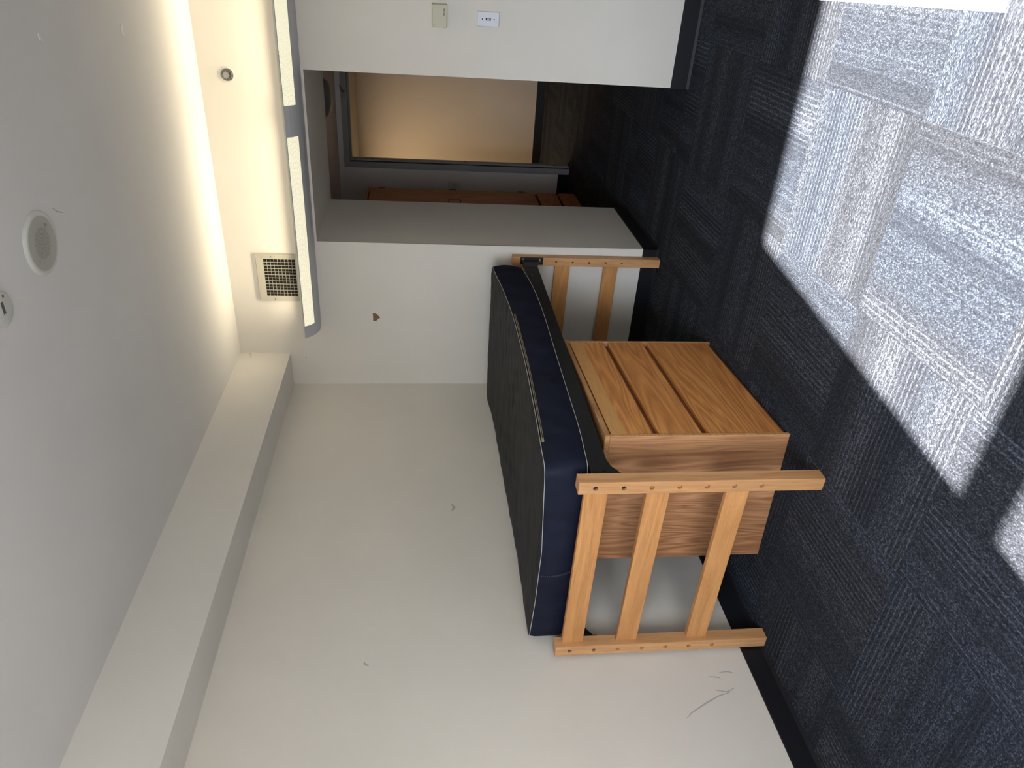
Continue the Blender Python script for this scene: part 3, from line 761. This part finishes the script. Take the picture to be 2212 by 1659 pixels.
def mattress():
    root = tag(empty('mattress', (0.475, -1.15, 0.845)), 'dark navy and black mattress with pale piping on the bed frame', 'mattress')
    R = Vector(root.location); rnd = random.Random(3)
    P = outline(); n = len(P); cx, cy = 0.475, -1.15
    ph = [rnd.uniform(0, 6.28) for _ in range(8)]
    def wr(s, t):       # soft side folds
        return 0.0035 * math.sin(s * 9 + ph[0] + t * 2) + 0.0025 * math.sin(s * 23 + ph[1] - t * 3) + 0.0018 * math.sin(s * 47 + ph[2] + t * 5)
    bm = bmesh.new(); rings = []; levels = 12
    for l in range(levels + 1):
        t = l / levels; ring = []
        bulge = 0.012 * math.sin(PI * t) - 0.004 * (1 - t) ** 6
        for i, (x, y) in enumerate(P):
            zt, zb = ztop(x, y), zbot(x, y); z = zb + (zt - zb) * t
            d = Vector((x - min(max(x, MX0 + 0.2), MX1 - 0.2), y - min(max(y, MY0 + 0.2), MY1 - 0.2), 0)); 
            if d.length > 0: d.normalize()
            s = (x * 1.3 + y * 1.7)
            amp = wr(s, t) * math.sin(PI * t) 
            k = bulge + amp - 0.006
            if x < 0.1: k = min(k, 0.0)
            ring.append(bm.verts.new(Vector((x, y, z)) + d * k - R))
        rings.append(ring)
    for A, B in zip(rings, rings[1:]):
        for i in range(n): bm.faces.new((A[i], A[(i + 1) % n], B[(i + 1) % n], B[i]))
    bm.faces.new(rings[0])
    top_ring = [v.co.copy() for v in rings[-1]]; bot_ring = [v.co.copy() for v in rings[0]]
    body = mesh_obj('border', bm, M['navy'], root, True)
    # top panel: inner rings, crowned, finely crumpled
    bm = bmesh.new(); K = 26; prev = None
    for k in range(K + 1):
        f = k / K; ring = []
        if k == K: break
        for i, c in enumerate(top_ring):
            w = c + R; X = cx + (w.x - cx) * (1 - f); Y = cy + (w.y - cy) * (1 - f)
            e_ = min(X - MX0, MX1 - X, Y - MY0, MY1 - Y); crown = 0.012 * (1 - math.exp(-max(0, e_) / 0.05))
            a = 0.0026 * math.sin(Y * 31 + X * 13 + ph[3] + 1.7 * math.sin(X * 7 + ph[5])) + 0.0018 * math.sin(Y * 57 - X * 21 + ph[4] + 1.3 * math.sin(X * 11)) \
                + 0.0014 * math.sin(Y * 88 + X * 37 + ph[6] + 2.0 * math.sin(Y * 5 + X * 9))
            Z = ztop(X, Y) + crown + a * (1 - math.exp(-max(0, e_) / 0.03))
            if k == 0: Z = w.z
            ring.append(bm.verts.new(Vector((X, Y, Z)) - R))
        if prev:
            for i in range(n): bm.faces.new((prev[i], prev[(i + 1) % n], ring[(i + 1) % n], ring[i]))
        prev = ring
    cv = bm.verts.new(Vector((cx, cy, ztop(cx, cy) + 0.012)) - R)
    for i in range(n): bm.faces.new((prev[i], prev[(i + 1) % n], cv))
    mesh_obj('top_panel', bm, M['tick'], root, True)
    for ring, m_, dz in ((top_ring, M['pipe'], 0.001), (bot_ring, M['pipe'], 0.0)):
        pts = [Vector((c.x, c.y, c.z + dz)) + Vector((c.x, c.y + 0.0, 0)).normalized() * 0.001 for c in ring]
        bm = bmesh.new(); tube(bm, pts, 0.0014, 6, True); mesh_obj('piping', bm, m_, root, True)
    # tan zipper below the top piping, on the long side facing the room
    sel = [c for c in top_ring if c.x + R.x > MX1 - 0.012 and -1.95 < c.y + R.y < -0.85]
    bm = bmesh.new(); tube(bm, [(c.x + 0.0045, c.y, c.z - 0.007) for c in sel], 0.0018, 6)
    tube(bm, [(c.x + 0.0055, c.y, c.z - 0.0125) for c in sel], 0.0013, 6)
    add_box(bm, sel[0].x + 0.003, sel[0].x + 0.009, sel[0].y - 0.004, sel[0].y + 0.016, sel[0].z - 0.013, sel[0].z - 0.004)
    mesh_obj('zipper', bm, M['zip'], root)
    # dashed seam on the near end
    bm = bmesh.new(); x = 0.405
    for i in range(17):
        t = 0.04 + i * 0.055; z0 = zbot(x, MY0) + (ztop(x, MY0) - zbot(x, MY0)) * t
        xx = x + 0.010 * math.cos(t * 2.6); b_ = 0.012 * math.sin(PI * t)
        add_box(bm, xx - 0.0006 - R.x, xx + 0.0006 - R.x, MY0 - b_ - 0.0012 - R.y, MY0 - b_ + 0.006 - R.y, z0 - R.z, z0 + 0.0045 - R.z)
    o = mesh_obj('stitching', bm, M['stitch'], root); o['kind'] = 'stuff'
mattress()

# ------------------------------------------------------------ three-drawer chest under the bed
def chest():
    cx1, cyn, th = 0.9198, -1.8959, 0.0777; L, Dp, Hc = 0.9177, 0.606, 0.756
    root = tag(empty('chest_of_drawers', (cx1, cyn, 0), th), 'oak three-drawer chest standing under the bed', 'chest')
    # local axes: x = -depth (front at x=0), y = along the front (0 near .. L far)
    def b(n, a0, a1, y0, y1, z0, z1, m, bev=0.0015, par=root): return box(n, a0, a1, y0, y1, z0, z1, m, par, bev)
    b('top_board', -Dp - 0.002, 0.007, -0.005, L + 0.003, 0.7345, Hc, M['top'], 0.003)
    for y0, y1 in ((0.0, 0.0165), (L - 0.0165, L)):
        s = b('side_panel', -Dp, -0.0012, y0, y1, 0.0, 0.734, M['side'], 0.001)
        b('edge_band', -0.001, 0.002, y0, y1, 0.0, 0.734, M['edge'], 0.0006, root)
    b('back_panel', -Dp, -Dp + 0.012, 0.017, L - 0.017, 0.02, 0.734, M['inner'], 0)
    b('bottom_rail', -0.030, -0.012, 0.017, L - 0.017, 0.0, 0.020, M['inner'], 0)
    # drawer fronts: the lower edge of each finger-pull channel is bevelled
    def front(z0, z1, bevel_top, light=False):
        y0, y1 = 0.0185, L - 0.0195; xb, xf = -0.019, 0.0015
        prof = [(xb, z0), (xf, z0), (xf, z1 - (0.0015 if bevel_top else 0.001)), (xf - (0.0025 if bevel_top else 0.001), z1), (xb, z1)]
        c = Vector(((xb + xf) / 2, (y0 + y1) / 2, (z0 + z1) / 2)); bm = bmesh.new()
        A = [bm.verts.new((x - c.x, y0 - c.y, z - c.z)) for x, z in prof]; B = [bm.verts.new((x - c.x, y1 - c.y, z - c.z)) for x, z in prof]
        bm.faces.new(A); bm.faces.new(B)
        for i in range(len(prof)): bm.faces.new((A[i], A[(i + 1) % len(prof)], B[(i + 1) % len(prof)], B[i]))
        return mesh_obj('drawer', bm, M['drawer'], root, loc=c)
    d1 = front(0.5605, 0.7285, False)
    c = d1.location; box('light_board', -c.x + 0.0016, -c.x + 0.0022, 0.0187 - c.y, L - 0.0197 - c.y, 0.668 - c.z, 0.7283 - c.z, M['pale'], d1)
    front(0.3605, 0.534, True); front(0.0215, 0.3305, True)
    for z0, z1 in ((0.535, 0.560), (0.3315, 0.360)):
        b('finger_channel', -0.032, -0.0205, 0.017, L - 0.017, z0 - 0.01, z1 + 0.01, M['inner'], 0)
chest()

# ------------------------------------------------------------ white cabinet at the upper right corner of the picture
def cabinet():
    x0, x1, y0, y1, h = 2.446, 3.02, -2.21, -1.62, 0.92
    root = tag(empty('white_cabinet', ((x0 + x1) / 2, (y0 + y1) / 2, 0)), 'white sunlit cabinet at the top right corner of the picture', 'cabinet')
    ox, oy = (x0 + x1) / 2, (y0 + y1) / 2
    def b(n, a0, a1, c0, c1, z0, z1, bev=0.001): return box(n, a0 - ox, a1 - ox, c0 - oy, c1 - oy, z0, z1, M['white'], root, bev)
    b('body', x0, x1, y0 + 0.0195, y1, 0.0, h - 0.022)
    b('door', x0, ox - 0.001, y0, y0 + 0.019, 0.0, h - 0.025)
    b('door', ox + 0.001, x1, y0, y0 + 0.019, 0.0, h - 0.025)
    b('top_board', x0 - 0.001, x1, y0, y1, h - 0.0215, h)
cabinet()

# ------------------------------------------------------------ marks on the walls and ceiling
def patch(name, pts, m, parent, f, th=0.0006):
    """thin chip or smear; f maps (a, b, t) to a world point t above the surface"""
    bm = bmesh.new(); n = len(pts)
    A = [bm.verts.new(f(a, b, 0.0001)) for a, b in pts]; B = [bm.verts.new(f(a, b, th)) for a, b in pts]
    bm.faces.new(A); bm.faces.new(B)
    for i in range(n): bm.faces.new((A[i], A[(i + 1) % n], B[(i + 1) % n], B[i]))
    bmesh.ops.triangulate(bm, faces=[q for q in bm.faces if len(q.verts) > 4])
    return mesh_obj(name, bm, m, parent)
def streak(pts, w, m, parent, f):
    P = [Vector(p) for p in pts]; L_, R_ = [], []
    for i, p in enumerate(P):
        d = (P[min(i + 1, len(P) - 1)] - P[max(i - 1, 0)]).normalized(); nn = Vector((-d.y, d.x)); k = w * (0.25 + math.sin(PI * (i + 0.3) / (len(P) - 0.4)))
        L_.append(p + nn * k); R_.append(p - nn * k)
    return patch('scuff_mark', [(v.x, v.y) for v in L_ + R_[::-1]], m, parent, f, 0.0004)
fb_ = lambda a, b, t: Vector((a, -t, b))
fl_ = lambda a, b, t: Vector((t, a, b))
fs_ = lambda a, b, t: Vector((WS + t, a, b))
patch('paint_chip', [(0.513, 1.758), (0.500, 1.757), (0.484, 1.757), (0.466, 1.757), (0.457, 1.757), (0.459, 1.742), (0.464, 1.732), (0.472, 1.728), (0.478, 1.717),
                     (0.484, 1.713), (0.488, 1.720), (0.500, 1.726), (0.509, 1.738)], M['plaster'], wb, fb_)['label'] = 'small brown chip in the paint'
patch('paint_chip', [(0.200, 2.186), (0.196, 2.190), (0.190, 2.189), (0.194, 2.184)], M['plaster'], wb, fb_)
streak([(-2.30, 0.175), (-2.292, 0.20), (-2.294, 0.235)], 0.002, M['scuff'], wl, fl_)
streak([(-2.320, 0.240), (-2.314, 0.262), (-2.310, 0.285)], 0.002, M['scuff'], wl, fl_)
streak([(-2.370, 0.200), (-2.385, 0.235), (-2.375, 0.280)], 0.0022, M['scuff'], wl, fl_)
streak([(-2.385, 0.215), (-2.40, 0.275), (-2.43, 0.34), (-2.466, 0.41), (-2.49, 0.44)], 0.0025, M['scuff'], wl, fl_)
streak([(-2.16, 1.690), (-2.172, 1.684), (-2.178, 1.670)], 0.004, M['scuff'], wl, fl_)
streak([(-1.21, 1.300), (-1.24, 1.290), (-1.26, 1.302)], 0.006, M['scuff'], wl, fl_)
for a, b in ((-0.021, 2.521), (-0.050, 2.512)):
    patch('filler_spot', [(a + 0.010 * math.cos(k * PI / 4), b + 0.006 * math.sin(k * PI / 4)) for k in range(8)], M['filler'], sof, fs_)

fc_ = lambda a, b, t: Vector((a, b, H - t))
patch('plaster_blemish', [(2.176, -1.592), (2.190, -1.598), (2.186, -1.606), (2.199, -1.612), (2.182, -1.611), (2.184, -1.601)], M['white'], bpy.data.objects['ceiling'], fc_, 0.0025)
patch('plaster_blemish', [(2.150, -0.925), (2.166, -0.940), (2.130, -0.948), (2.118, -0.930)], M['white'], bpy.data.objects['ceiling'], fc_, 0.002)
streak([(1.735, -1.80), (1.715, -1.775), (1.700, -1.74)], 0.002, M['scuff'], bpy.data.objects['ceiling'], fc_)
